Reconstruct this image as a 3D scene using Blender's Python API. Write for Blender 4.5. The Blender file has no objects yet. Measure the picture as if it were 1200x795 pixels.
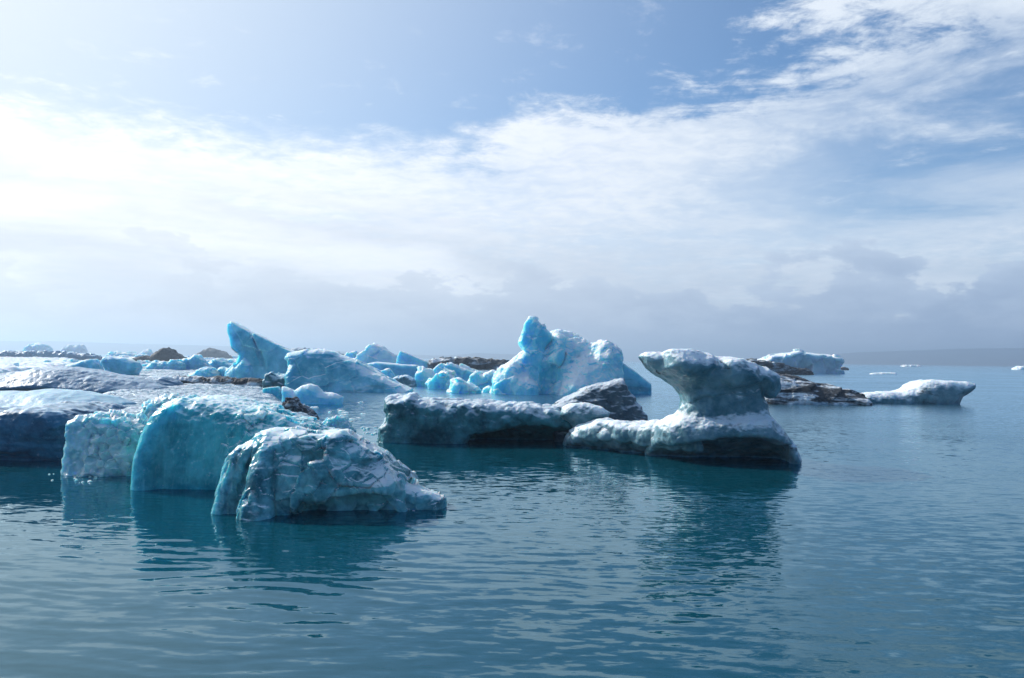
import bpy, math, random
import numpy as np
from mathutils import Matrix, Vector

# ------------------------------------------------------------------ camera, sky, sun, exposure
SC = bpy.context.scene
COL = SC.collection
CAM_H = 3.0
FPX = 28.0 / 36.0 * 1200.0
PITCH, ROLL = math.radians(1.43), math.radians(0.77)
ROT = Matrix.Rotation(math.radians(90) + PITCH, 3, 'X') @ Matrix.Rotation(ROLL, 3, 'Z')
cam_data = bpy.data.cameras.new('camera')
cam_data.lens, cam_data.sensor_width, cam_data.sensor_fit = 28.0, 36.0, 'HORIZONTAL'
cam_data.clip_start, cam_data.clip_end = 0.1, 30000.0
cam = bpy.data.objects.new('camera', cam_data)
cam.matrix_world = Matrix.Translation((0, 0, CAM_H)) @ ROT.to_4x4()
COL.objects.link(cam)
SC.camera = cam

SUN_AZ, SUN_EL = math.radians(-56), math.radians(33)      # azimuth from +Y, negative = left
SUN_DIR = Vector((math.sin(SUN_AZ) * math.cos(SUN_EL), math.cos(SUN_AZ) * math.cos(SUN_EL), math.sin(SUN_EL)))
SUN_STRENGTH, SKY_STRENGTH = 5.0, 0.1
SKY_TINT = (0.42, 0.90, 1.26, 1)
SC.view_settings.view_transform = 'Standard'
SC.view_settings.look = 'None'
SC.view_settings.exposure = 0.0
SC.view_settings.gamma = 1.0
SC.view_settings.use_curve_mapping = False
SC.cycles.use_denoising = True
SC.cycles.max_bounces = 8
SC.cycles.volume_bounces = 0
SC.cycles.sample_clamp_indirect = 6.0


class NT:
    """terse node-tree builder"""
    def __init__(s, tree):
        s.t = tree
        s.t.nodes.clear()

    def n(s, kind, ins=None, **props):
        nd = s.t.nodes.new(kind)
        for k, v in props.items():
            setattr(nd, k, v)
        for k, v in (ins or {}).items():
            s.put(nd.inputs[k], v)
        return nd

    def put(s, sock, v):
        if isinstance(v, bpy.types.NodeSocket):
            s.t.links.new(v, sock)
        elif isinstance(v, bpy.types.Node):
            s.t.links.new(v.outputs[0], sock)
        else:
            sock.default_value = v

    def m(s, op, a, b=0.0, c=0.0, clamp=False):
        return s.n('ShaderNodeMath', {0: a, 1: b, 2: c}, operation=op, use_clamp=clamp).outputs[0]

    def step(s, x, lo, hi):
        nd = s.n('ShaderNodeMapRange', {0: x, 1: lo, 2: hi, 3: 0.0, 4: 1.0}, interpolation_type='SMOOTHSTEP')
        return nd.outputs[0]

    def mix(s, f, a, b, blend='MIX'):
        nd = s.n('ShaderNodeMix', data_type='RGBA', blend_type=blend)
        s.put(nd.inputs[0], f)
        for i, v in ((6, a), (7, b)):
            if isinstance(v, (tuple, list)):
                v = tuple(v) + ((1.0,) if len(v) == 3 else ())
            s.put(nd.inputs[i], v)
        return nd.outputs[2]

    def noise(s, vec, scale, detail=5.0, rough=0.55, dist=0.0, typ='FBM'):
        return s.n('ShaderNodeTexNoise', {'Vector': vec, 'Scale': scale, 'Detail': detail, 'Roughness': rough,
                                          'Distortion': dist}, noise_type=typ).outputs[0]

    def vmap(s, vec, scale=(1, 1, 1), loc=(0, 0, 0), rot=(0, 0, 0)):
        return s.n('ShaderNodeMapping', {'Vector': vec, 'Scale': scale, 'Location': loc, 'Rotation': rot}).outputs[0]


def build_world():
    w = bpy.data.worlds.new('World')
    SC.world = w
    w.use_nodes = True
    t = NT(w.node_tree)
    sky = t.n('ShaderNodeTexSky', sky_type='NISHITA', sun_disc=False)
    sky.sun_elevation, sky.sun_rotation = SUN_EL, SUN_AZ
    sky.air_density, sky.dust_density, sky.ozone_density = 1.0, 0.6, 2.2
    d = t.n('ShaderNodeTexCoord').outputs['Generated']
    sx = t.n('ShaderNodeSeparateXYZ', {0: d})
    x, y, z = sx.outputs
    az = t.m('ARCTAN2', x, y)                       # 0 ahead, + right
    el = t.m('ARCSINE', z)
    # sky coordinates: a flat cloud deck seen in perspective, and plain angles near the horizon
    zz = t.m('ADD', t.m('MAXIMUM', z, 0.0), 0.10)
    deck = t.n('ShaderNodeCombineXYZ', {0: t.m('DIVIDE', x, zz), 1: t.m('DIVIDE', y, zz), 2: 0.0}).outputs[0]
    ang = t.n('ShaderNodeCombineXYZ', {0: az, 1: t.m('MULTIPLY', el, 2.2), 2: 0.0}).outputs[0]
    # streaky coordinates, rotated so that streaks run up to the right as in the picture
    streak = t.vmap(t.n('ShaderNodeCombineXYZ', {0: az, 1: el, 2: 0.0}).outputs[0], (1.6, 6.0, 1), rot=(0, 0, math.radians(-20)))
    n_mid = t.noise(deck, 1.9, 7, 0.6, 0.4)
    n_fine = t.noise(deck, 8.0, 7, 0.66, 0.3)
    n_str = t.noise(streak, 2.2, 8, 0.62, 0.5)
    n_ang = t.noise(ang, 5.5, 8, 0.56, 0.25)
    n_puff = t.noise(ang, 15.0, 8, 0.6, 0.15)
    n_soft = t.noise(t.vmap(ang, (1.0, 2.4, 1), loc=(3.1, 1.7, 0)), 3.2, 6, 0.5, 0.3)
    c = lambda v: t.m('MULTIPLY_ADD', v, 2.0, -1.0)
    def add(*xs):
        r = xs[0]
        for q in xs[1:]:
            r = t.m('ADD', r, q)
        return r
    mul = lambda p, q: t.m('MULTIPLY', p, q)
    # upper edge of the big cloud sheet (elevation, rad): level to the left, climbing to the right
    saz = t.m('SINE', az)
    ramp = t.m('MAXIMUM', t.m('ADD', saz, 0.12), 0.0)
    edge = t.m('MULTIPLY_ADD', ramp, 0.235, 0.274)
    right = t.step(az, -0.25, 0.35)
    v = add(t.m('SUBTRACT', edge, el), mul(c(n_mid), 0.05), mul(c(n_str), mul(t.m('MULTIPLY_ADD', right, 0.85, 0.15), 0.16)),
            mul(c(n_fine), t.m('MULTIPLY_ADD', right, 0.045, 0.035)))
    sheet = t.step(v, -0.012, 0.05)
    # the blue opening under the sheet towards the right, its axis slanting up to the right
    g_line = add(t.m('SUBTRACT', el, t.m('MULTIPLY_ADD', az, 0.17, 0.155)), mul(c(n_str), 0.13), mul(c(n_mid), 0.06), mul(c(n_fine), 0.025))
    gap = mul(t.step(t.m('ABSOLUTE', g_line), 0.11, 0.0), t.step(az, 0.16, 0.50))
    thick = t.step(add(mul(n_str, 0.6), mul(n_fine, 0.6), mul(n_mid, 0.3)), 0.58, 0.92)
    sheet_a = mul(mul(sheet, t.m('MULTIPLY_ADD', thick, 0.32, 0.68)), t.m('SUBTRACT', 1.0, mul(gap, 0.80)))
    away = t.step(t.m('ABSOLUTE', t.m('ADD', az, 0.35)), 2.3, 1.2)        # 1 towards the sun's half of the sky, 0 behind: unseen clouds thinned there to cut the fill light
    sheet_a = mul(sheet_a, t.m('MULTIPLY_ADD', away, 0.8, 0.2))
    # scattered shreds of cloud above the sheet
    shred = mul(mul(t.step(add(mul(n_fine, 0.7), mul(n_str, 0.5)), 0.64, 0.80), 0.30), mul(t.step(v, -0.16, -0.01), t.step(el, 0.9, 0.4)))
    # low banks of cumulus: bright rims, grey bodies
    def bank(h0, tilt, amp, fine, soft, n1, n2):
        top = add(h0, mul(saz, tilt), mul(c(n1), amp), mul(c(n2), fine))
        q = t.m('SUBTRACT', top, el)
        return t.step(q, 0.0, soft), t.step(q, 0.055, 0.004)
    m1, r1 = bank(0.185, -0.10, 0.16, 0.03, 0.06, n_soft, n_puff)
    m2, r2 = bank(0.105, 0.02, 0.16, 0.07, 0.018, n_ang, n_puff)
    # angle to the sun: clouds and haze brighten towards it
    dot = t.n('ShaderNodeVectorMath', {0: d, 1: tuple(SUN_DIR)}, operation='DOT_PRODUCT').outputs['Value']
    near = t.m('POWER', t.m('MAXIMUM', t.m('MULTIPLY_ADD', dot, 0.5, 0.5), 0.0), 4.0)
    K = 1.0 / SKY_STRENGTH
    col = lambda r, g, b: (r * K, g * K, b * K)
    blue = t.mix(1.0, sky, SKY_TINT, 'MULTIPLY')
    blue = t.mix(t.m('MULTIPLY', t.m('POWER', near, 1.75), 1.35, clamp=True), blue, col(0.82, 0.90, 0.98))
    white = t.mix(near, col(0.68, 0.79, 0.93), col(1.35, 1.32, 1.28))
    g1d = t.mix(near, col(0.46, 0.57, 0.74), col(0.86, 0.88, 0.91))
    g2d = t.mix(near, col(0.26, 0.39, 0.61), col(0.86, 0.87, 0.89))
    g2l = t.mix(near, col(0.50, 0.64, 0.84), col(1.0, 1.0, 1.0))
    body1 = t.mix(t.step(n_soft, 0.35, 0.7), g1d, white)
    body2 = t.mix(add(mul(r2, 0.55), mul(t.step(add(mul(n_puff, 0.6), mul(n_ang, 0.4)), 0.42, 0.60), 0.5)), g2d, g2l)
    body2 = t.mix(t.step(el, 0.06, 0.0), body2, t.mix(near, col(0.27, 0.40, 0.63), col(0.95, 0.95, 0.96)))
    out = t.mix(shred, blue, white)
    out = t.mix(sheet_a, out, white)
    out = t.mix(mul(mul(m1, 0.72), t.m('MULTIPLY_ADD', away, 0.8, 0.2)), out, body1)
    out = t.mix(mul(m2, t.m('MULTIPLY_ADD', t.step(az, -0.5, 0.5), 0.35, 0.55)), out, body2)     # the low bank goes all the way round
    bg = t.n('ShaderNodeBackground', {'Color': out, 'Strength': SKY_STRENGTH})
    t.n('ShaderNodeOutputWorld', {'Surface': bg})


build_world()
sun_data = bpy.data.lights.new('sun', 'SUN')
sun_data.energy, sun_data.angle, sun_data.color = SUN_STRENGTH, math.radians(0.5), (1.0, 0.97, 0.92)
sun = bpy.data.objects.new('sun', sun_data)
sun.rotation_euler = SUN_DIR.to_track_quat('Z', 'Y').to_euler()
sun.location = SUN_DIR * 200
COL.objects.link(sun)


# ------------------------------------------------------------------ photo pixels -> places
def ray(px, py):
    return ROT @ Vector(((px - 600) / FPX, -(py - 397.5) / FPX, -1.0))


def ground(px, py, z=0.0):
    r = ray(px, py)
    k = (z - CAM_H) / r.z
    return r.x * k, r.y * k


def at_depth(px, py, Y):
    r = ray(px, py)
    k = Y / r.y
    return r.x * k, CAM_H + r.z * k


# ------------------------------------------------------------------ noise (numpy)
def _hash(ix, iy, iz, seed):
    h = (ix.astype(np.int64) * 374761393 + iy.astype(np.int64) * 668265263 + iz.astype(np.int64) * 2147483647 + seed * 1274126177) & 0xFFFFFFFF
    h = ((h ^ (h >> 13)) * 1274126177) & 0xFFFFFFFF
    h = ((h ^ (h >> 16)) * 2246822519) & 0xFFFFFFFF
    return h ^ (h >> 15)


def perlin(p, seed=0):
    i = np.floor(p).astype(np.int64)
    f = p - i
    u = f * f * f * (f * (f * 6 - 15) + 10)
    res = 0.0
    for dx in (0, 1):
        wx = u[:, 0] if dx else 1 - u[:, 0]
        for dy in (0, 1):
            wy = u[:, 1] if dy else 1 - u[:, 1]
            for dz in (0, 1):
                wz = u[:, 2] if dz else 1 - u[:, 2]
                h = _hash(i[:, 0] + dx, i[:, 1] + dy, i[:, 2] + dz, seed)
                gx = (h & 1023) / 511.5 - 1
                gy = ((h >> 10) & 1023) / 511.5 - 1
                gz = ((h >> 20) & 1023) / 511.5 - 1
                res = res + wx * wy * wz * (gx * (f[:, 0] - dx) + gy * (f[:, 1] - dy) + gz * (f[:, 2] - dz))
    return res * 1.3


def fbm(p, seed=0, octs=4, gain=0.5, ridged=False):
    a, s, r = 1.0, 0.0, 0.0
    for o in range(octs):
        n = perlin(p * (2.03 ** o), seed + o * 17)
        if ridged:
            n = 1.0 - 2.2 * np.abs(n)
        r = r + a * n
        s += a
        a *= gain
    return r / s


def worley(p, seed=0):
    i = np.floor(p).astype(np.int64)
    best = np.full(len(p), 1e9)
    vec = np.zeros((len(p), 3))
    cid = np.zeros(len(p), np.int64)
    for dx in (-1, 0, 1):
        for dy in (-1, 0, 1):
            for dz in (-1, 0, 1):
                c = i + (dx, dy, dz)
                h = _hash(c[:, 0], c[:, 1], c[:, 2], seed)
                q = c + np.stack([(h & 1023), ((h >> 10) & 1023), ((h >> 20) & 1023)], 1) / 1023.0
                d = p - q
                dd = (d * d).sum(1)
                m = dd < best
                best[m] = dd[m]
                vec[m] = d[m]
                cid[m] = h[m]
    return np.sqrt(best), vec, cid


# ------------------------------------------------------------------ implicit surfaces
def poly_sdf(poly, X, Y):
    """signed distance to a closed polygon, negative inside"""
    P = np.asarray(poly, float)
    d = np.full(X.shape, 1e18)
    s = np.ones(X.shape)
    n = len(P)
    for k in range(n):
        a, b = P[k], P[k - 1]
        ex, ey = b - a
        wx, wy = X - a[0], Y - a[1]
        t = np.clip((wx * ex + wy * ey) / (ex * ex + ey * ey + 1e-12), 0, 1)
        bx, by = wx - ex * t, wy - ey * t
        d = np.minimum(d, bx * bx + by * by)
        c1, c2, c3 = Y >= a[1], Y < b[1], ex * wy > ey * wx
        flip = (c1 & c2 & c3) | (~c1 & ~c2 & ~c3)
        s = np.where(flip, -s, s)
    return s * np.sqrt(d)


def smin(a, b, k):
    h = np.clip(0.5 + 0.5 * (b - a) / k, 0, 1)
    return b + (a - b) * h - k * h * (1 - h)


def smax(a, b, k):
    return -smin(-a, -b, k)


def surface_nets(f, org, h):
    s = f < 0
    def corner(a, dx, dy, dz):
        n = a.shape
        return a[dx:n[0] - 1 + dx, dy:n[1] - 1 + dy, dz:n[2] - 1 + dz]
    cs = [(dx, dy, dz) for dx in (0, 1) for dy in (0, 1) for dz in (0, 1)]
    cnt = sum(corner(s, *c).astype(np.int8) for c in cs)
    cell = np.nonzero((cnt > 0) & (cnt < 8))
    vals = [corner(f, *c)[cell] for c in cs]
    acc = np.zeros((len(cell[0]), 3))
    num = np.zeros(len(cell[0]))
    for a in range(8):
        for b in range(a + 1, 8):
            if sum(abs(cs[a][i] - cs[b][i]) for i in range(3)) != 1:
                continue
            m = (vals[a] < 0) != (vals[b] < 0)
            t = np.where(m, vals[a] / np.where(m, vals[a] - vals[b], 1), 0)
            pa, pb = np.array(cs[a], float), np.array(cs[b], float)
            acc += m[:, None] * (pa + t[:, None] * (pb - pa))
            num += m
    V = (np.stack(cell, 1) + acc / num[:, None]) * h + org
    idx = np.full(tuple(np.array(f.shape) - 1), -1, np.int64)
    idx[cell] = np.arange(len(V))
    Q = []
    for ax in range(3):
        o1, o2 = (ax + 1) % 3, (ax + 2) % 3
        sl0 = [slice(None)] * 3; sl1 = [slice(None)] * 3
        sl0[ax] = slice(0, -1); sl1[ax] = slice(1, None)
        ch = s[tuple(sl0)] != s[tuple(sl1)]
        e = np.array(np.nonzero(ch)).T
        ok = (e[:, o1] > 0) & (e[:, o2] > 0) & (e[:, o1] < f.shape[o1] - 1) & (e[:, o2] < f.shape[o2] - 1)
        e = e[ok]
        inside = s[tuple(e.T)]
        def at(d1, d2):
            q = e.copy()
            q[:, o1] -= d1
            q[:, o2] -= d2
            return idx[tuple(q.T)]
        quad = np.stack([at(1, 1), at(0, 1), at(0, 0), at(1, 0)], 1)
        quad[~inside] = quad[~inside][:, ::-1]
        Q.append(quad)
    return V, np.concatenate(Q)


def vert_normals(V, Q):
    a, b, c, d = (V[Q[:, k]] for k in range(4))
    fn = np.cross(c - a, d - b)
    N = np.zeros_like(V)
    for ax in range(3):
        N[:, ax] = sum(np.bincount(Q[:, k], fn[:, ax], len(V)) for k in range(4))
    return N / (np.linalg.norm(N, axis=1, keepdims=True) + 1e-12)


def relax(V, Q, it=1, lam=0.5):
    for _ in range(it):
        S = np.zeros_like(V)
        cnt = np.zeros(len(V))
        for k in range(4):
            a, b = Q[:, k], Q[:, (k + 1) % 4]
            cnt += np.bincount(a, minlength=len(V)) + np.bincount(b, minlength=len(V))
            for ax in range(3):
                S[:, ax] += np.bincount(a, V[b, ax], len(V)) + np.bincount(b, V[a, ax], len(V))
        V = V + lam * (S / np.maximum(cnt, 1)[:, None] - V)
    return V


def mesh_obj(name, V, Q, mat, parent=None, loc=(0, 0, 0), smooth=True):
    me = bpy.data.meshes.new(name)
    nq, k = Q.shape
    me.vertices.add(len(V))
    me.vertices.foreach_set('co', np.ascontiguousarray(V, np.float32).ravel())
    me.loops.add(nq * k)
    me.loops.foreach_set('vertex_index', np.ascontiguousarray(Q, np.int32).ravel())
    me.polygons.add(nq)
    me.polygons.foreach_set('loop_start', np.arange(0, nq * k, k, dtype=np.int32))
    me.polygons.foreach_set('use_smooth', np.full(nq, smooth))
    me.update(calc_edges=True)
    me.materials.append(mat)
    o = bpy.data.objects.new(name, me)
    o.location = loc
    o.parent = parent
    COL.objects.link(o)
    return o


W = 9999      # "under the water" in an outline


class Frame:
    """where one iceberg floats: its waterline pixel gives the distance"""
    def __init__(s, wl, thick_px, depth=None):
        wl = (wl[0], max(wl[1], 420.8 + (wl[0] - 600) * 0.01344 + 3.0))     # nothing floats beyond about a kilometre
        x0, y0 = ground(*wl)
        s.s = y0 / FPX                       # metres per photo pixel there
        s.T = thick_px * s.s
        s.front = y0
        s.D = y0 + 0.45 * s.T if depth is None else depth
        s.s = s.D / FPX
        s.org = np.array([at_depth(wl[0], 400, s.D)[0], s.D, 0.0])


def lobe(poly, T=1.0, r=0.35, dy=0.0, lean=0.0, taper=0.0, ybow=0.0, cut=False, k=None, sub=None, yskew=0.0):
    return dict(yskew=yskew, poly=poly, T=T, r=r, dy=dy, lean=lean, taper=taper, ybow=ybow, cut=cut, k=k, sub=sub)


def carve(fr, lobes, vox, k, sub_px=14):
    """union of rounded slabs drawn in the upright plane through the iceberg's middle"""
    s = fr.s
    prim = []
    for L in lobes:
        Tm = L['T'] * fr.T
        yc = L['dy'] * fr.T
        pts = []
        for (px, py) in L['poly']:
            if py == W:
                x, _ = at_depth(px, 420, fr.D + yc - 0.28 * Tm)
                z = -(L['sub'] or sub_px) * s
            else:
                x, z = at_depth(px, py, fr.D + yc - 0.28 * Tm)
            pts.append((x - fr.org[0], z))
        prim.append((np.array(pts), Tm, yc, L))
    lo = np.array([min(p[0][:, 0].min() for p in prim), min(p[2] - p[1] / 2 - abs(p[3]['lean']) * fr.T - (abs(p[3]['ybow']) + abs(p[3]['yskew'])) * fr.T for p in prim), min(p[0][:, 1].min() for p in prim)])
    hi = np.array([max(p[0][:, 0].max() for p in prim), max(p[2] + p[1] / 2 + abs(p[3]['lean']) * fr.T + (abs(p[3]['ybow']) + abs(p[3]['yskew'])) * fr.T for p in prim), max(p[0][:, 1].max() for p in prim)])
    h = vox * s
    lo -= 4 * h + k * s * 0.3
    hi += 4 * h + k * s * 0.3
    n = np.maximum(((hi - lo) / h).astype(int) + 1, 4)
    gx, gy, gz = (lo[i] + np.arange(n[i]) * h for i in range(3))
    X2, Z2 = np.meshgrid(gx, gz, indexing='ij')
    F = None
    for pts, Tm, yc, L in prim:
        d2 = poly_sdf(pts, X2, Z2)
        zmax, zmin = pts[:, 1].max(), max(pts[:, 1].min(), 0)
        zn = np.clip((Z2 - zmin) / max(zmax - zmin, 1e-6), -0.3, 1.2)
        xn = (X2 - pts[:, 0].mean()) / max(np.ptp(pts[:, 0]) / 2, 1e-6)
        cen = yc + L['lean'] * fr.T * (zn - 0.5) + L['ybow'] * fr.T * xn ** 2 + L['yskew'] * fr.T * xn
        half = 0.5 * Tm * (1 + L['taper'] * (zn - 0.5))
        r = L['r'] * min(Tm, np.ptp(pts[:, 0]), 4 * np.ptp(pts[:, 1])) * 0.5
        A = (d2 + r)[:, None, :]
        B = np.abs(gy[None, :, None] - cen[:, None, :]) - half[:, None, :] + r
        f = np.sqrt(np.maximum(A, 0) ** 2 + np.maximum(B, 0) ** 2) + np.minimum(np.maximum(A, B), 0) - r
        kk = (L['k'] or k) * s
        if F is None:
            F = f
        elif L['cut']:
            F = smax(F, -f, kk)
        else:
            F = smin(F, f, kk)
    V, Q = surface_nets(F, lo, h)
    return relax(V, Q, 2, 0.5), Q


def roughen(V, Q, disp, s, seed):
    """push the skin in and out; wavelengths and heights are in photo pixels at that distance"""
    for j, d in enumerate(disp):
        kind, wl, amp = d[0], d[1], d[2]
        mask = d[3] if len(d) > 3 else None
        N = vert_normals(V, Q)
        sc = np.array(wl if isinstance(wl, tuple) else (wl,) * 3, float) * s
        P = V / sc + seed * 7.31 + j * 3.7
        if kind == 'fbm':
            v = fbm(P, seed + j, 4)
        elif kind == 'ridge':
            v = fbm(P, seed + j, 4, ridged=True) - 0.3
        elif kind == 'cup':                  # melt cups with sharp rims between them
            v = worley(P + 0.25 * fbm(P * 1.7, seed, 2)[:, None], seed + j)[0] ** 2 * 1.6 - 0.5
        elif kind == 'knob':                 # rounded pebbly crust
            v = 0.6 - 1.5 * worley(P + 0.2 * fbm(P * 1.7, seed, 2)[:, None], seed + j)[0] ** 1.6
        elif kind == 'chip':                 # flat conchoidal facets
            _, vec, cid = worley(P, seed + j)
            g = np.stack([(cid & 255), ((cid >> 8) & 255), ((cid >> 16) & 255)], 1) / 127.5 - 1
            v = (g * vec).sum(1) * 1.3
        if mask is not None:
            v = v * mask(V / s, N)
        V = V + N * (v * amp * s)[:, None]
    return V


SEED = [1]


def tag(o, label, cat, group=None, kind=None):
    if label: o['label'] = label
    if cat: o['category'] = cat
    if group: o['group'] = group
    if kind: o['kind'] = kind
    return o


def berg(name, label, cat, wl, thick, lobes, mat, disp=(), vox=1.3, k=8, group=None, parts=(), depth=None, sub=14):
    """one floating piece of ice. parts: (name, lobes, mat, disp) fused into it but with a look of their own"""
    fr = Frame(wl, thick, depth)
    SEED[0] += 1
    V, Q = carve(fr, lobes, vox, k, sub)
    V = roughen(V, Q, disp, fr.s, SEED[0])
    if parts:
        root = bpy.data.objects.new(name, None)
        root.empty_display_size = 0.2
        root.location = tuple(fr.org)
        COL.objects.link(root)
        mesh_obj(parts[0], V, Q, mat(fr.s), root)
        for (pn, pl, pm, pd) in parts[1:]:
            SEED[0] += 1
            V, Q = carve(fr, pl, vox, k, sub)
            V = roughen(V, Q, pd, fr.s, SEED[0])
            mesh_obj(pn, V, Q, pm(fr.s), root)
    else:
        root = mesh_obj(name, V, Q, mat(fr.s), None, tuple(fr.org))
    return tag(root, label, cat, group)


def floe(name, label, outline, height, mat, disp=(), vox_m=None, cat='ice floe', group=None, r=0.8, kind=None):
    """flat raft of ice: outline drawn on the water surface"""
    P = np.array([ground(*p) for p in outline])
    c = P.mean(0)
    P = P - c
    s = c[1] / FPX
    hx = vox_m or 2.0 * s
    hz = height / 6
    gx = np.arange(P[:, 0].min() - 4 * hx, P[:, 0].max() + 4 * hx, hx)
    gy = np.arange(P[:, 1].min() - 4 * hx, P[:, 1].max() + 4 * hx, hx)
    X, Y = np.meshgrid(gx, gy, indexing='ij')
    SEED[0] += 1
    d = poly_sdf(P, X, Y)
    flat = np.stack([X.ravel(), Y.ravel(), np.zeros(X.size)], 1)
    d = d + (fbm(flat / (30 * s), SEED[0], 4) * 10 * s).reshape(X.shape)
    e = np.clip(-d / (r * height * 2.5), 0, 1)
    top = height * np.sqrt(np.maximum(1 - (1 - e) ** 2, 0)) - 0.12 * height
    n = fbm(flat * (1, 0.5, 1) / (22 * s), SEED[0] + 3, 5).reshape(X.shape)
    top = np.where(d < 0, top + n * height * 0.55 * e, -0.3 - 0.2 * np.clip(d / hx, 0, 4))
    nx, ny = X.shape
    V = np.stack([X.ravel(), Y.ravel(), top.ravel()], 1)
    I = np.arange(nx * ny).reshape(nx, ny)
    Q = np.stack([I[:-1, :-1].ravel(), I[1:, :-1].ravel(), I[1:, 1:].ravel(), I[:-1, 1:].ravel()], 1)
    keep = (V[Q, 2] > -0.55).all(1)
    Q = Q[keep]
    used = np.unique(Q)
    mp = np.full(len(V), -1); mp[used] = np.arange(len(used))
    V, Q = V[used], mp[Q]
    V = roughen(V, Q, disp, s, SEED[0])
    o = mesh_obj(name, V, Q, mat(s), None, (c[0], c[1], 0))
    return tag(o, label, cat, group, kind)


# ------------------------------------------------------------------ materials
MATS = {}


def ice(key, deep, mid, crust=(0.82, 0.87, 0.90), lo=0.35, hi=0.85, crust_max=0.9, dirt=0.0, dirt_col=(0.004, 0.005, 0.008),
        rough=0.28, bump=0.35, sss=0.8, sss_scale=14.0, vein=0.0, grain=5.0, dirt_size=26.0, spec=0.5, streaks=None, dirt_up=0.0, mott=0.6, clear=0.0, dirt_stretch=(1, 1, 1.6), strata=0.0, soft=0.16, edges=0.0, speck=0.25):
    """clear-to-white glacier ice; sizes are photo pixels at its distance, so one recipe fits each distance"""
    def make(s):
        kk = (key, round(math.log2(s) * 3))
        if kk in MATS:
            return MATS[kk]
        m = bpy.data.materials.new(key)
        m.use_nodes = True
        t = NT(m.node_tree)
        oc = t.n('ShaderNodeTexCoord').outputs['Object']
        u = t.vmap(oc, (1 / s,) * 3)
        geo = t.n('ShaderNodeNewGeometry')
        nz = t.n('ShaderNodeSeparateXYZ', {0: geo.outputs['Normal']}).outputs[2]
        c = lambda x: t.m('SUBTRACT', x, 0.5)
        nA = t.noise(u, 1 / 45.0, 5, 0.6, 0.4)
        nB = t.noise(u, 1 / 9.0, 5, 0.6)
        nC = t.noise(u, 1 / grain, 4, 0.65)
        body = t.mix(t.step(t.m('ADD', t.m('MULTIPLY', nA, 0.65), t.m('MULTIPLY', nB, 0.35)), 0.5 - soft, 0.5 + soft), deep, mid)
        if streaks:
            ns = t.noise(t.vmap(u, streaks), 1.0, 5, 0.65, 0.6)
            body = t.mix(t.m('MULTIPLY', t.step(ns, 0.52, 0.72), 0.25), body, tuple(min(1, 1.3 * q + 0.25) for q in mid))
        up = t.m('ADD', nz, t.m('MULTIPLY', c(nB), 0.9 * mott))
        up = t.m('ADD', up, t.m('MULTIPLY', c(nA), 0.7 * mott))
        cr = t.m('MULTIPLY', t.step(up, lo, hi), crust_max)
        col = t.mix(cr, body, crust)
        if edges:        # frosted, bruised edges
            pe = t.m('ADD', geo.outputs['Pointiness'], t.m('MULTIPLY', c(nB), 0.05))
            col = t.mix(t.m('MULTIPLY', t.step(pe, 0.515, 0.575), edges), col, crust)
        if vein:
            wv = t.n('ShaderNodeTexVoronoi', {'Vector': t.vmap(u, rot=(0.4, 0.3, 0.7)), 'Scale': 1 / 38.0}, feature='DISTANCE_TO_EDGE')
            vn = t.m('MULTIPLY', t.step(t.m('ADD', wv.outputs[0], t.m('MULTIPLY', c(nB), 0.12)), 0.03, 0.0), vein)
            col = t.mix(vn, col, (0.75, 0.86, 0.9))
        if strata:
            nl = t.noise(t.vmap(u, (1 / 90, 1 / 90, 1 / 7), rot=(0.25, 0.45, 0)), 1.0, 4, 0.6, 0.5)
            col = t.mix(t.m('MULTIPLY', t.step(nl, 0.54, 0.64), strata), col, tuple(q * 0.35 for q in mid))
        spk = t.m('MULTIPLY', t.step(nC, 0.60, 0.74), speck)
        col = t.mix(spk, col, crust)
        dm = 0.0
        if dirt:
            nD = t.noise(t.vmap(u, dirt_stretch, rot=(0.2, 0.30, 0.1)), 1 / dirt_size, 7, 0.66, 0.8)
            x = t.m('ADD', nD, t.m('MULTIPLY', c(nC), 0.18))
            if dirt_up:
                x = t.m('ADD', x, t.m('MULTIPLY', nz, dirt_up))
            dm = t.step(x, 0.74 - 0.42 * dirt, 0.84 - 0.36 * dirt)
            col = t.mix(t.m('MULTIPLY', dm, 0.94), col, dirt_col)
        b = t.n('ShaderNodeBsdfPrincipled')
        t.put(b.inputs['Base Color'], col)
        rg = t.m('MULTIPLY_ADD', cr, 0.45, rough)
        t.put(b.inputs['Roughness'], t.m('MULTIPLY_ADD', c(nB), 0.12, rg) if not dirt else t.m('MAXIMUM', rg, t.m('MULTIPLY', dm, 0.7)))
        b.inputs['IOR'].default_value = 1.31
        b.inputs['Specular IOR Level'].default_value = spec
        w = t.m('MULTIPLY', t.m('SUBTRACT', 1.0, t.m('MULTIPLY', cr, 0.5)), sss)
        if dirt:
            w = t.m('MULTIPLY', w, t.m('SUBTRACT', 1.0, dm))
        t.put(b.inputs['Subsurface Weight'], w)
        if clear:
            t.put(b.inputs['Transmission Weight'], t.m('MULTIPLY', t.m('SUBTRACT', 1.0, t.m('MULTIPLY', cr, 0.6)), clear))
        b.inputs['Subsurface Radius'].default_value = (0.18, 0.65, 1.0)
        b.inputs['Subsurface Scale'].default_value = sss_scale * s
        hgt = t.m('ADD', t.m('MULTIPLY', nB, 1.0), t.m('MULTIPLY', nC, 0.6))
        bp = t.n('ShaderNodeBump', {'Height': hgt, 'Strength': bump, 'Distance': 3.0 * s})
        t.put(b.inputs['Normal'], bp.outputs[0])
        t.n('ShaderNodeOutputMaterial', {'Surface': b})
        MATS[kk] = m
        return m
    return make


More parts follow.
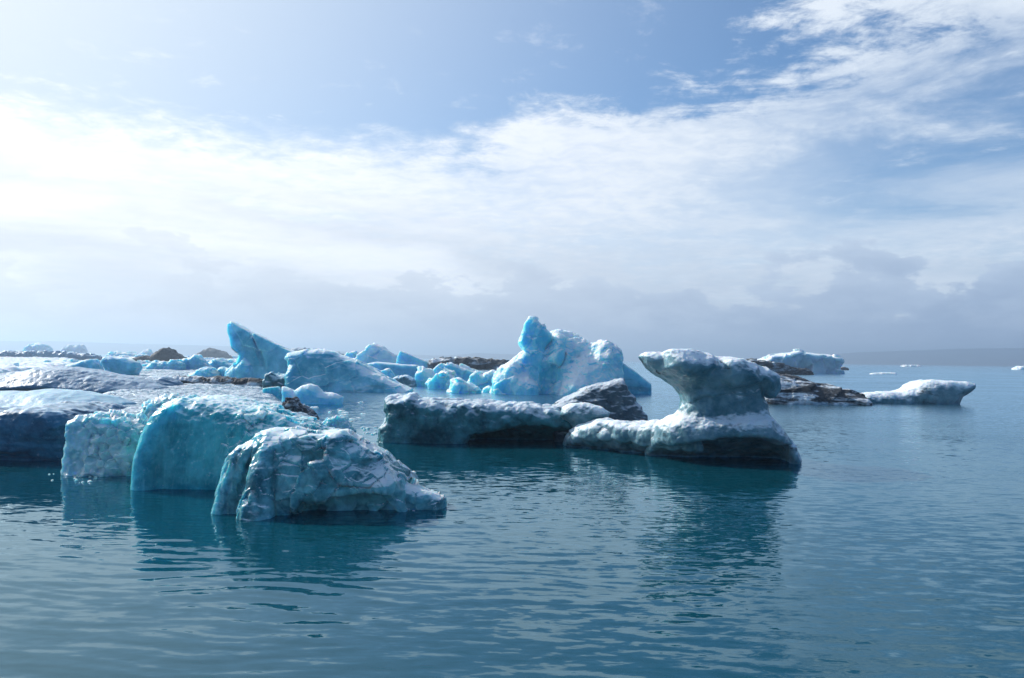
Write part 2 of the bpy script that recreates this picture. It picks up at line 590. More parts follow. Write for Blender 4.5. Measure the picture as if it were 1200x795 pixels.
I_GLASS = ice('glassy_ice', (0.006, 0.11, 0.14), (0.26, 0.68, 0.72), (0.90, 0.96, 0.97), 0.5, 0.85, 0.9, rough=0.05, bump=0.18, sss=0.85, sss_scale=26, grain=3.0, mott=0.3, clear=0.20, soft=0.20, edges=0.22, speck=0.08)
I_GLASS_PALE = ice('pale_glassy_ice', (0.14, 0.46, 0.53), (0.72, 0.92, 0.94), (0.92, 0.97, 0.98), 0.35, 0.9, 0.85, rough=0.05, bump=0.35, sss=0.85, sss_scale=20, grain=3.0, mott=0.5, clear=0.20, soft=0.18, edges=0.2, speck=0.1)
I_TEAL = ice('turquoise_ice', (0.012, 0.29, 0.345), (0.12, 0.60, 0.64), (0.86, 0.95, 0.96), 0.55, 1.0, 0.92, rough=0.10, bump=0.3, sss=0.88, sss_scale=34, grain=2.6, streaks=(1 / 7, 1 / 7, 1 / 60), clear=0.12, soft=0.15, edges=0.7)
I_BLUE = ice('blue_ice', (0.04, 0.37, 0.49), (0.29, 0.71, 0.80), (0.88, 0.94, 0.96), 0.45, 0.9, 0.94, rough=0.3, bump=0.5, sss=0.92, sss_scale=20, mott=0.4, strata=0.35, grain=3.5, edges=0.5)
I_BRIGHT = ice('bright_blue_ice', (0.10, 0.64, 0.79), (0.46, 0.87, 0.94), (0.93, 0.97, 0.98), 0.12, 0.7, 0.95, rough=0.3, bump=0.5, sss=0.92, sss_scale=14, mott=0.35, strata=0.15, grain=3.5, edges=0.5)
I_NAVY = ice('deep_blue_ice', (0.005, 0.055, 0.11), (0.04, 0.19, 0.31), (0.55, 0.69, 0.78), 0.62, 1.05, 0.8, rough=0.3, bump=0.4, sss=0.6, sss_scale=12)
I_GREY = ice('grey_blue_ice', (0.03, 0.13, 0.22), (0.13, 0.27, 0.38), (0.60, 0.70, 0.78), 0.6, 1.1, 0.7, rough=0.3, bump=0.5, sss=0.6, sss_scale=8, grain=4)
I_POLISHED = ice('polished_blue_ice', (0.02, 0.22, 0.36), (0.10, 0.42, 0.56), (0.66, 0.80, 0.87), 0.62, 1.05, 0.6, rough=0.3, bump=0.3, sss=0.85, sss_scale=14, mott=0.4)
I_WHITE = ice('white_weathered_ice', (0.04, 0.15, 0.19), (0.24, 0.38, 0.43), (0.84, 0.89, 0.92), 0.22, 0.8, 0.92, rough=0.3, bump=0.5, sss=0.7, sss_scale=9, dirt=0.38, dirt_col=(0.02, 0.025, 0.03), dirt_size=30, dirt_stretch=(0.5, 1, 2.0), mott=0.9, speck=0.12)
I_CRUST = ice('crusted_green_ice', (0.006, 0.075, 0.10), (0.085, 0.30, 0.34), (0.66, 0.73, 0.78), 0.2, 0.8, 0.9, rough=0.25, bump=0.6, sss=0.7, sss_scale=9, dirt=0.34, dirt_size=22, mott=0.9, speck=0.12)
I_DIRTY = ice('ash_streaked_ice', (0.10, 0.20, 0.27), (0.42, 0.52, 0.58), (0.82, 0.87, 0.90), 0.2, 0.8, 0.85, rough=0.35, bump=0.6, sss=0.35, sss_scale=6, dirt=0.86, dirt_size=24, dirt_stretch=(0.5, 1, 2.4))
I_ASH = ice('ash_covered_ice', (0.02, 0.024, 0.03), (0.065, 0.07, 0.08), (0.12, 0.125, 0.135), 0.4, 1.0, 0.5, rough=0.6, bump=0.8, sss=0.1, sss_scale=4, dirt=0.5, dirt_size=16)
I_BLOCK = ice('grey_dirty_block_ice', (0.04, 0.075, 0.10), (0.14, 0.19, 0.22), (0.60, 0.66, 0.71), 0.35, 0.85, 0.85, rough=0.45, bump=0.7, sss=0.4, sss_scale=6, dirt=0.35, dirt_size=14)
I_SLUSH = ice('speckled_slush_ice', (0.16, 0.29, 0.38), (0.40, 0.53, 0.62), (0.80, 0.86, 0.90), 0.85, 1.2, 0.85, rough=0.22, bump=1.0, sss=0.4, sss_scale=4, dirt=0.42, dirt_col=(0.02, 0.05, 0.08), dirt_size=16, dirt_stretch=(0.35, 1.6, 1), grain=3.0, mott=1.2)
I_SNOW = ice('snowy_ice', (0.45, 0.66, 0.76), (0.70, 0.82, 0.87), (0.90, 0.94, 0.96), 0.2, 0.7, 0.9, rough=0.5, bump=0.4, sss=0.6, sss_scale=8)


def water_material():
    m = bpy.data.materials.new('lagoon_water')
    m.use_nodes = True
    t = NT(m.node_tree)
    oc = t.n('ShaderNodeTexCoord').outputs['Object']
    nb = t.noise(oc, 0.03, 3)
    b = t.n('ShaderNodeBsdfDiffuse', {'Color': t.mix(nb, (0.0010, 0.050, 0.074), (0.0025, 0.064, 0.090))})     # milky glacial water
    g = t.n('ShaderNodeBsdfGlossy', {'Color': (0.70, 0.90, 1.0, 1)})
    # sheltered calm near the floes, wind-ruffled out on the open lagoon
    px = t.n('ShaderNodeSeparateXYZ', {0: oc}).outputs
    ruff = t.step(t.m('ADD', t.m('ADD', px[1], t.m('MULTIPLY', px[0], 0.7)), t.m('MULTIPLY', t.m('SUBTRACT', t.noise(t.vmap(oc, (0.4, 1, 1)), 0.06, 4), 0.5), 40.0)), 22.0, 62.0)
    t.put(g.inputs['Roughness'], t.m('MULTIPLY_ADD', ruff, 0.16, 0.035))
    # wind ripples too small to mesh, as slopes of the surface
    def slopes(vec, scale, sx, sy):
        nd = t.n('ShaderNodeTexNoise', {'Vector': vec, 'Scale': scale, 'Detail': 3.0, 'Roughness': 0.55, 'Distortion': 0.3})
        q = t.n('ShaderNodeVectorMath', {0: nd.outputs['Color'], 1: (0.5, 0.5, 0.5)}, operation='SUBTRACT').outputs[0]
        return t.n('ShaderNodeVectorMath', {0: q, 1: (sx, sy, 0.0)}, operation='MULTIPLY').outputs[0]
    fine = slopes(t.vmap(oc, (0.38, 1.0, 1.0), rot=(0, 0, 0.13)), 8.0, 0.14, 0.34)
    wide = slopes(t.vmap(oc, (0.34, 1.0, 1.0), rot=(0, 0, -0.1)), 4.0, 0.06, 0.13)
    patch = t.step(t.noise(t.vmap(oc, (0.5, 1.0, 1)), 0.10, 4, 0.55), 0.36, 0.62)
    fine = t.n('ShaderNodeVectorMath', {0: fine, 3: t.m('MULTIPLY_ADD', patch, 0.75, 0.35)}, operation='SCALE').outputs[0]
    fine = t.n('ShaderNodeVectorMath', {0: fine, 3: t.m('MULTIPLY_ADD', ruff, 1.3, 1.0)}, operation='SCALE').outputs[0]
    geo = t.n('ShaderNodeNewGeometry')
    nn = t.n('ShaderNodeVectorMath', {0: geo.outputs['Normal'], 1: fine}, operation='ADD').outputs[0]
    nn = t.n('ShaderNodeVectorMath', {0: nn, 1: wide}, operation='ADD').outputs[0]
    nn = t.n('ShaderNodeVectorMath', {0: nn}, operation='NORMALIZE').outputs[0]
    t.put(g.inputs['Normal'], nn)
    fr = t.m('MULTIPLY', t.n('ShaderNodeFresnel', {'IOR': 1.55, 'Normal': nn}).outputs[0], 1.0)
    t.n('ShaderNodeOutputMaterial', {'Surface': t.n('ShaderNodeMixShader', {0: fr, 1: b, 2: g})})
    return m


def plain_material(name, col, rough=0.9):
    m = bpy.data.materials.new(name)
    m.use_nodes = True
    t = NT(m.node_tree)
    oc = t.n('ShaderNodeTexCoord').outputs['Object']
    n = t.noise(oc, 0.01, 6, 0.65)
    b = t.n('ShaderNodeBsdfPrincipled')
    t.put(b.inputs['Base Color'], t.mix(t.step(n, 0.35, 0.65), tuple(q * 0.7 for q in col), tuple(q * 1.25 for q in col)))
    b.inputs['Roughness'].default_value = rough
    t.n('ShaderNodeOutputMaterial', {'Surface': b})
    return m


# ------------------------------------------------------------------ the setting: water, hills
FAR = 7000.0


def build_water():
    rr = np.concatenate([[0.0, 1.0, 2.2, 3.4], np.geomspace(4.2, 90, 600), np.geomspace(95, FAR, 60)])
    aa = np.concatenate([np.linspace(-math.pi, -0.86, 40), np.linspace(-0.85, 0.85, 760), np.linspace(0.86, math.pi, 40)])
    R, A = np.meshgrid(rr, aa, indexing='ij')
    X, Y = (R * np.sin(A)), (R * np.cos(A))
    p = np.stack([X.ravel(), Y.ravel(), np.zeros(X.size)], 1)
    near = (p[:, 1] < 95) & (np.abs(A.ravel()) < 0.87) & (R.ravel() > 4)
    q = p[near]
    warp = q + 0.35 * np.stack([perlin(q * 0.5, 5), perlin(q * 0.5, 6), np.zeros(len(q))], 1)
    rot = lambda v, a: np.stack([v[:, 0] * math.cos(a) - v[:, 1] * math.sin(a), v[:, 0] * math.sin(a) + v[:, 1] * math.cos(a), v[:, 2]], 1)
    z = 0.0
    for (lx, ly, a, amp, sd) in ((3.4, 0.85, 0.12, 0.005, 11), (1.7, 0.36, -0.08, 0.0060, 12), (1.2, 0.20, 0.14, 0.0072, 13), (0.75, 0.105, 0.06, 0.0036, 14)):
        z = z + amp * perlin(rot(warp, a) / (lx, ly, 1.0), sd)
    calm = np.clip(0.62 + 1.3 * fbm(q / (9.0, 5.0, 1.0), 21, 3), 0.15, 1.3)
    dist = np.linalg.norm(q[:, :2], axis=1)
    close = np.clip(1.7 - (dist - 7) / 9, 0.5, 1.7)
    z = z * calm * close * np.clip((88 - dist) / 40, 0, 1)
    zz = np.zeros(len(p))
    zz[near] = z
    p[:, 2] = zz
    nr, na = R.shape
    I = np.arange(nr * na).reshape(nr, na)
    Q = np.stack([I[:-1, :-1].ravel(), I[:-1, 1:].ravel(), I[1:, 1:].ravel(), I[1:, :-1].ravel()], 1)
    o = mesh_obj('water', p, Q, water_material())
    o['kind'] = 'structure'


def hill(px_pts, D, depth, mat, name='hills'):
    """a far ridge with slopes on both sides; px_pts gives its skyline"""
    xs = np.array([at_depth(px, py, D)[0] for px, py in px_pts])
    zs = np.array([at_depth(px, py, D)[1] for px, py in px_pts])
    u = np.linspace(xs[0], xs[-1], 240)
    zt = np.interp(u, xs, zs) * (1 + 0.10 * fbm(np.stack([u / 420, 0 * u, 0 * u], 1), 35, 5))
    rows = np.linspace(-1, 1, 25)
    P = []
    for r in rows:
        y = r * depth
        prof = (1 - abs(r)) ** 1.2
        q = np.stack([u / 150, np.full_like(u, y / 150), np.zeros_like(u)], 1)
        n = fbm(q, 31, 5)
        z = zt * prof * (1 + 0.35 * n * (abs(r) > 0.02)) - 1.5 * (abs(r) > 0.99)
        P.append(np.stack([u, np.full_like(u, y), z + 2.0 * fbm(q * 4, 33, 3) * prof], 1))
    V = np.concatenate(P)
    I = np.arange(len(V)).reshape(25, 240)
    Q = np.stack([I[:-1, :-1].ravel(), I[:-1, 1:].ravel(), I[1:, 1:].ravel(), I[1:, :-1].ravel()], 1)
    o = mesh_obj(name, V, Q, mat, None, (0, D, 0))
    o['kind'] = 'structure'


build_water()
M_HILL = plain_material('far_moorland', (0.07, 0.095, 0.13))
hill([(-900, 401), (-700, 396), (-400, 393), (-150, 397), (0, 400), (60, 400), (130, 402), (200, 404), (260, 406), (340, 409), (420, 413), (480, 416), (520, 417), (560, 414), (640, 417), (700, 421)], 4000, 500, M_HILL)
hill([(780, 424), (860, 421), (930, 419), (985, 415), (1010, 413), (1060, 411), (1120, 409), (1200, 408), (1300, 408), (1500, 408), (1800, 416), (2100, 442)], 3700, 450, M_HILL)


# ------------------------------------------------------------------ foreground: glassy ice
berg('ice_boulder', 'glassy grooved ice boulder with white crumbled top floating in front of the turquoise block', 'iceberg', (345, 602), 150, [
    lobe([(258, W), (260, 574), (265, 545), (276, 529), (286, 522), (297, 513), (310, 507), (335, 509), (352, 515), (376, 512), (398, 511), (406, 519), (422, 529), (440, 541), (455, 555), (466, 566), (474, 578), (478, W)], 1.0, 0.55, ybow=0.2, taper=-0.35),
    lobe([(257, W), (259, 572), (266, 541), (281, 526), (300, 516), (318, 530), (330, 560), (336, W)], 0.5, 0.6, dy=-0.20, lean=0.10),
    lobe([(296, 528), (298, 511), (314, 504), (345, 509), (400, 507), (410, 517), (442, 538), (410, 548), (350, 542), (312, 538)], 0.62, 0.7, dy=-0.12, k=6),
    lobe([(330, W), (345, 548), (400, 548), (440, 555), (462, 566), (475, W)], 0.55, 0.7, dy=-0.2, lean=0.12),
    lobe([(450, W), (462, 566), (478, 571), (495, 574), (510, 577), (522, 582), (526, W)], 0.34, 0.7, dy=-0.06, k=5),
    lobe([(330, W), (345, 590), (380, 587), (440, 583), (480, 580), (495, W)], 0.5, 0.5, dy=-0.55, cut=True, k=5),
    lobe([(258, W), (259, 565), (267, 536), (279, 526), (286, 538), (275, 572), (273, W)], 0.22, 0.7, dy=-0.34, lean=0.16, k=3),
    lobe([(286, W), (284, 578), (290, 546), (300, 519), (313, 524), (318, 556), (326, W)], 0.26, 0.7, dy=-0.46, lean=0.30, k=3),
    lobe([(268, W), (272, 572), (279, 545), (286, 530), (290, 545), (284, 578), (284, W)], 0.2, 0.6, dy=-0.5, lean=0.2, cut=True, k=3),
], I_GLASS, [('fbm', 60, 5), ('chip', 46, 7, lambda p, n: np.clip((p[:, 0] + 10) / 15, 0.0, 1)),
             ('ridge', (8, 10, 80), 3, lambda p, n: np.clip((-8 - p[:, 0]) / 14, 0, 1)),
             ('chip', 24, 3.2, lambda p, n: np.clip((p[:, 0] + 15) / 15, 0.25, 1)), ('cup', (40, 30, 18), 2.2), ('chip', 9, 0.4)], vox=1.1, k=9)

berg('ice_block', 'tall smooth turquoise ice block with pale rounded left edge beside the grooved boulder', 'iceberg', (255, 574), 165, [
    lobe([(168, W), (167, 535), (170, 508), (177, 488), (189, 475), (204, 470), (236, 468), (256, 472), (291, 480), (322, 491), (352, 503), (372, 515), (380, W)], 0.9, 0.4, dy=0.06, lean=0.18),
    lobe([(166, W), (165, 535), (169, 508), (177, 488), (191, 476), (202, 474), (198, 500), (192, 540), (192, W)], 0.55, 0.7, dy=-0.2, lean=0.12),
    lobe([(260, 505), (280, 480), (320, 491), (370, 508), (400, 512), (405, W), (290, W)], 0.6, 0.6, dy=0.25),
], I_TEAL, [('fbm', 70, 7), ('chip', 16, 4, lambda p, n: np.clip((p[:, 0] - 25) / 25, 0, 1) * np.clip(p[:, 2] / 50, 0, 1)),
            ('cup', (40, 40, 60), 2.0), ('ridge', (10, 10, 34), 0.8), ('cup', 6, 1.2, lambda p, n: np.clip(n[:, 2] * 2, 0, 1))], vox=1.15, k=9)

berg('ice_block', 'pale blue-green ice block with crumbled right face between the dark floe and turquoise block', 'iceberg', (115, 557), 80, [
    lobe([(81, W), (79, 522), (82, 493), (92, 487), (113, 487), (132, 492), (152, 497), (166, 505), (168, W)], 1.0, 0.35, lean=0.12),
    lobe([(105, W), (112, 520), (130, 500), (158, 505), (162, W)], 0.45, 0.6, dy=-0.2),
], I_GLASS_PALE, [('fbm', 45, 5), ('chip', 11, 6, lambda p, n: np.clip((p[:, 0] + 5) / 15, 0.15, 1)), ('cup', 9, 2.0), ('ridge', 5, 0.8)], vox=1.0, k=7)

berg('ice_lump', 'small sparkling glassy ice lump behind the pale ice block', 'ice chunk', (190, 505), 60, [
    lobe([(158, W), (160, 488), (168, 474), (185, 467), (210, 466), (240, 470), (250, W)], 1.0, 0.8),
], I_GLASS_PALE, [('fbm', 25, 5), ('chip', 8, 4), ('cup', 5, 1.5)], vox=1.2)

# ------------------------------------------------------------------ left shore of floes
berg('dark_ice_floe', 'dark navy ice floe with pale streaked top next to the pale block', 'ice floe', (35, 541), 150, [
    lobe([(-120, W), (-120, 486), (-40, 482), (0, 485), (22, 479), (48, 477), (76, 482), (92, 489), (100, W)], 1.0, 0.45, taper=0.35),
    lobe([(-60, W), (-40, 515), (0, 512), (25, 520), (40, 530), (45, W)], 0.4, 0.7, dy=-0.32),
    lobe([(-130, W), (-130, 533), (0, 534), (110, 534), (110, W)], 0.3, 0.5, dy=-0.55, cut=True),
], I_NAVY, [('fbm', 60, 7), ('ridge', (60, 40, 12), 3), ('cup', 16, 1.6)], vox=1.6, k=10)

berg('ice_floe', 'smooth blue ice floe with pale rim lying behind the dark navy floe', 'ice floe', (40, 487), 190, [
    lobe([(-140, W), (-140, 465), (-40, 461), (0, 461), (40, 458), (70, 460), (96, 467), (122, 476), (140, W)], 1.0, 0.9, taper=-0.3),
], I_POLISHED, [('fbm', 60, 4), ('cup', 22, 1.2)], vox=1.8, k=8)

berg('ice_floe', 'grey folded ice floe between the smooth blue floe and pale block', 'ice floe', (95, 490), 70, [
    lobe([(30, W), (52, 483), (76, 476), (104, 473), (128, 477), (138, 483), (140, W)], 1.0, 0.9),
], I_GREY, [('fbm', 30, 3), ('ridge', (50, 12, 9), 3)], vox=1.3, k=6)

berg('ice_mound', 'broad rounded grey-blue ice mound with rough crusted back', 'iceberg', (50, 463), 190, [
    lobe([(-150, W), (-150, 447), (-60, 441), (0, 437), (26, 431), (58, 430), (90, 436), (130, 443), (152, 449), (172, 456), (178, W)], 1.0, 0.95),
], I_GREY, [('fbm', 60, 3.5), ('cup', 18, 1.2), ('knob', 5, 0.6, lambda p, n: np.clip(n[:, 2] * 1.6, 0, 1))], vox=1.3, k=8)

berg('ice_mound', 'low streaked white ice mound beside the broad grey-blue mound', 'iceberg', (180, 457), 60, [
    lobe([(140, W), (150, 451), (164, 444), (186, 443), (202, 448), (222, W)], 1.0, 0.9),
], I_GREY, [('fbm', 25, 2.5), ('ridge', (30, 8, 8), 1.8)], vox=1.1, k=6)

berg('ice_chunk', 'low leaning turquoise ice chunk beside the scooped turquoise one', 'ice chunk', (98, 442), 26, [
    lobe([(60, W), (68, 434), (78, 427), (96, 422), (107, 421), (112, 427), (117, 437), (118, W)], 1.0, 0.6),
], I_BLUE, [('fbm', 20, 2), ('cup', 9, 0.8)], vox=0.9, k=4)
berg('ice_chunk', 'scooped turquoise ice chunk with bright left rim', 'ice chunk', (140, 444), 26, [
    lobe([(128, W), (125, 436), (117, 425), (121, 419), (130, 417), (146, 420), (158, 425), (161, 431), (156, 439), (152, W)], 1.0, 0.6),
    lobe([(110, W), (116, 440), (124, 436), (130, 441), (132, W)], 0.7, 0.7, dy=-0.1),
], I_BLUE, [('fbm', 20, 2), ('cup', 10, 0.8)], vox=0.9, k=4)

berg('ash_ridge', 'black ash-striped ice ridge across the pack', 'ice ridge', (255, 455), 34, [
    lobe([(186, W), (192, 444), (200, 441), (225, 443), (250, 442), (275, 444), (300, 445), (318, 448), (325, W)], 1.0, 0.8),
], I_DIRTY, [('fbm', 20, 2.0), ('ridge', (9, 30, 12), 2.6)], vox=0.9, k=4)

# ------------------------------------------------------------------ flat rafts
floe('slush_floe', 'wide flat raft of speckled grey slush ice behind the foreground blocks',
     [(88, 474), (130, 462), (190, 456), (250, 455), (308, 457), (322, 466), (330, 477), (352, 486), (372, 496), (362, 505), (300, 510), (200, 510), (140, 505), (105, 492)],
     0.34, I_SLUSH, [('knob', 4, 1.2), ('ridge', (40, 12, 8), 1.6)], vox_m=0.09)
floe('snow_floe', 'flat bright snow-covered floe behind the broad grey-blue mound',
     [(-160, 428), (-60, 421), (20, 419), (75, 420), (90, 427), (60, 436), (-40, 441), (-160, 442)], 0.8, I_SNOW, [('fbm', 9, 1.6), ('cup', 7, 1.4)], vox_m=0.4)
floe('slush_floe', 'speckled slush raft under the ash-striped ridge and jagged chunks',
     [(120, 440), (170, 431), (230, 428), (290, 432), (330, 440), (320, 452), (260, 457), (190, 456), (130, 450)], 0.4, I_SLUSH, [('knob', 5, 1.2)], vox_m=0.25)

# ------------------------------------------------------------------ jagged ridge pieces in the pack
def simple(name, label, wl, thick, poly, mat, disp=(('fbm', 16, 2.2), ('chip', 8, 1.6), ('cup', 5, 0.7)), r=0.55, vox=0.9, cat='ice chunk', group=None, extra=(), depth=None, k=4, **kw):
    return berg(name, label, cat, wl, thick, [lobe(poly, 1.0, r, **kw)] + list(extra), mat, disp, vox, k, group, depth=depth, sub=5)


G_JAG = 'jagged blue chunks left of the tall wedge iceberg'
JL = iter(['low crested blue ice ridge right beside the dark peaked ash mound', 'highest pointed blue ice chunk between the two ash mounds', "pale blue ice crest just left of the wedge iceberg's foot", 'broad dark-faced blue chunk directly above the ash-striped ridge', 'small bright slanting chunk between the ash-striped ridge and wedge iceberg'])
simple('ice_chunk', next(JL), (190, 436), 20, [(168, W), (172, 428), (182, 423), (196, 425), (206, 421), (213, 427), (216, W)], I_BLUE, group=G_JAG)
simple('ice_chunk', next(JL), (226, 436), 20, [(202, W), (206, 426), (213, 421), (222, 419), (230, 416), (238, 423), (246, 431), (248, W)], I_BLUE, group=G_JAG)
simple('ice_chunk', next(JL), (257, 436), 20, [(238, W), (243, 426), (252, 420), (262, 423), (270, 429), (276, W)], I_BLUE, group=G_JAG)
simple('ice_chunk', next(JL), (238, 446), 20, [(212, W), (222, 439), (234, 433), (244, 430), (252, 436), (260, 443), (262, W)], I_BLUE, group=G_JAG)
simple('ice_chunk', next(JL), (262, 446), 18, [(246, W), (250, 434), (258, 430), (268, 434), (276, 441), (284, W)], I_BLUE, group=G_JAG)
simple('ash_mound', 'dark grey ash-covered mound with peaked top in the far pack', (193, 425), 26, [(170, W), (174, 420), (182, 413), (192, 408), (199, 410), (208, 417), (216, 422), (218, W)], I_ASH, cat='ash mound',
       extra=(lobe([(150, W), (155, 420), (165, 417), (176, 419), (180, W)], 0.8, 0.6),))
simple('ash_mound', 'brownish ash mound near the wedge iceberg', (246, 420), 26, [(226, W), (232, 414), (242, 409), (250, 409), (260, 414), (267, 417), (270, W)], I_ASH, cat='ash mound')

# ------------------------------------------------------------------ wedge and sloping icebergs
berg('wedge_iceberg', 'tall blue wedge iceberg with knife-sharp tip leaning left', 'iceberg', (312, 449), 46, [
    lobe([(272, W), (268, 436), (277, 426), (279, 417), (271, 409), (268, 398), (264, 388), (263, 379), (267, 377), (276, 381), (300, 393), (322, 403), (346, 413), (360, 420), (362, W)], 0.62, 0.10, lean=0.5),
    lobe([(262, W), (266, 440), (276, 428), (284, 420), (292, 428), (294, W)], 0.9, 0.6, dy=-0.2, k=4),
    lobe([(289, 389), (292, 389), (316, 436), (311, 438)], 0.12, 0.5, dy=-0.30, lean=0.5, cut=True, k=2),
], I_BLUE, [('chip', 40, 2.4), ('fbm', 30, 0.8), ('cup', 18, 1.0, lambda p, n: (p[:, 0] < -22) * 1.0)], vox=0.75, k=4)

berg('sloping_iceberg', 'blue slab iceberg sloping down to the right in front of the wedge', 'iceberg', (400, 459), 52, [
    lobe([(340, W), (336, 440), (337, 426), (333, 419), (338, 415), (355, 412), (370, 411), (391, 414), (411, 421), (431, 431), (451, 442), (468, 451), (480, 457), (481, W)], 1.0, 0.4, lean=0.35, taper=-0.2),
    lobe([(331, 421), (336, 414), (356, 411), (371, 410), (391, 413), (400, 419), (370, 421), (345, 424)], 0.75, 0.8, dy=0.0, k=3),
], I_BLUE, [('fbm', 45, 2.0), ('chip', 30, 1.6), ('cup', (26, 20, 14), 1.4), ('knob', 6, 0.5, lambda p, n: np.clip(n[:, 2], 0, 1))], vox=0.8, k=5)

simple('ice_chunk', 'dark teal ice chunk with white head at the foot of the wedge iceberg', (330, 458), 24,
       [(308, W), (308, 446), (311, 440), (318, 436), (325, 440), (341, 441), (355, 446), (359, 452), (352, W)], I_CRUST)
simple('ice_chunk', 'small cube of dark green-blue ice beside the white lump', (318, 466), 16,
       [(307, W), (308, 455), (324, 453), (330, 458), (327, W)], I_TEAL, disp=(('fbm', 14, 1.5),), r=0.4)
simple('ice_chunk', 'rounded white ice lump floating near the sloping iceberg', (362, 474), 24,
       [(330, W), (329, 453), (334, 454), (345, 459), (352, 452), (362, 450), (371, 452), (377, 460), (392, 461), (400, 466), (401, W)], I_BRIGHT, r=0.8, disp=(('fbm', 18, 2), ('cup', 9, 0.8)))
simple('ice_chunk', 'black and white dirt-caked ice chunk on the slush edge', (345, 491), 26,
       [(312, W), (318, 484), (328, 478), (335, 468), (343, 466), (350, 475), (357, 480), (366, 484), (374, W)], I_DIRTY, disp=(('fbm', 16, 3), ('chip', 9, 3)))
simple('ice_chunk', 'small clear ice lump beside the slush raft', (392, 506), 22,
       [(366, W), (372, 500), (382, 493), (396, 487), (404, 492), (414, 502), (418, W)], I_GLASS_PALE, disp=(('fbm', 16, 3), ('chip', 7, 3), ('cup', 4, 1)))

# blocks behind the sloping iceberg
simple('tilted_ice_block', 'tilted ice block with bright white top face and dark blue side', (440, 428), 24,
       [(412, W), (416, 419), (426, 410), (436, 403), (447, 406), (463, 417), (467, W)], I_BRIGHT, disp=(('fbm', 30, 1.5), ('chip', 14, 1.6)), r=0.2, lean=0.3, cat='iceberg')
simple('ice_wedge', 'small bright cyan ice wedge beside the tilted block', (482, 432), 16,
       [(463, W), (466, 418), (469, 411), (477, 414), (500, 424), (504, W)], I_BRIGHT, disp=(('fbm', 20, 1.2),), r=0.2, cat='iceberg')
simple('ice_slab', 'long flat blue ice slab lying behind the sloping iceberg', (458, 441), 30,
       [(424, W), (424, 428), (440, 424), (468, 427), (488, 428), (493, 433), (490, W)], I_BLUE, disp=(('fbm', 20, 1.0),), r=0.35, cat='ice floe')
simple('ice_slab', 'thin dirty ice slab stretched behind the wedge iceberg', (368, 421), 24,
       [(332, W), (336, 410), (350, 408), (380, 411), (400, 415), (404, W)], I_BLOCK, r=0.5, cat='ice floe')
simple('ice_chunk', 'small cyan ice chunk in the channel beside the long slab', (447, 445), 12, [(432, W), (434, 438), (444, 435), (452, 432), (458, 434), (461, 440), (462, W)], I_BRIGHT)
simple('ice_chunk', 'low crumbled white ice at the tip of the sloping iceberg', (472, 453), 14, [(452, W), (460, 443), (474, 440), (484, 445), (490, W)], I_WHITE)
simple('ice_chunk', 'pale upright ice chip left of the tilted block', (411, 427), 14, [(398, W), (402, 417), (410, 412), (417, 411), (420, 419), (422, W)], I_BRIGHT)

# ------------------------------------------------------------------ blue cluster and big sculpted iceberg
G_CL = 'rounded cyan chunks beside the sculpted blue iceberg'
CLL = iter(["stubby cyan ice chunk at the cluster's end beside the long flat slab", 'rounded cyan chunk next to the stubby end chunk of the cluster', 'low cyan chunk sloping right, in front of its cluster', 'broad pale cyan chunk at the back of the cluster', 'twin-horned cyan chunk touching the sculpted blue iceberg'])
D_CL = (('fbm', 22, 2), ('chip', 15, 4.0), ('cup', (9, 12, 18), 2.0))
for wl, poly in (((496, 453), [(487, W), (485, 436), (492, 432), (503, 434), (509, 440), (506, W)]),
                 ((516, 456), [(499, W), (504, 444), (512, 438), (525, 435), (534, 444), (536, W)]),
                 ((543, 461), [(527, W), (528, 446), (538, 444), (550, 450), (560, 457), (562, W)]),
                 ((530, 450), [(502, W), (506, 434), (513, 427), (528, 426), (546, 431), (561, 437), (562, W)]),
                 ((572, 455), [(549, W), (552, 440), (558, 434), (566, 441), (576, 436), (590, 432), (600, 432), (598, W)])):
    simple('ice_chunk', next(CLL), wl, 24, poly, I_BRIGHT, disp=D_CL, r=0.45, vox=0.8, group=G_CL)
simple('ice_bit', 'tiny pale ice bit adrift at the foot of the sculpted blue iceberg', (572, 460), 10, [(563, W), (566, 455), (573, 453), (579, 457), (581, W)], I_BRIGHT)
simple('dirty_floe', 'dirty white-and-black flat floe behind the cyan chunks', (552, 433), 40,
       [(498, W), (503, 422), (520, 420), (545, 419), (580, 422), (604, 425), (608, W)], I_DIRTY, cat='ice floe', disp=(('fbm', 14, 2), ('chip', 7, 2)))

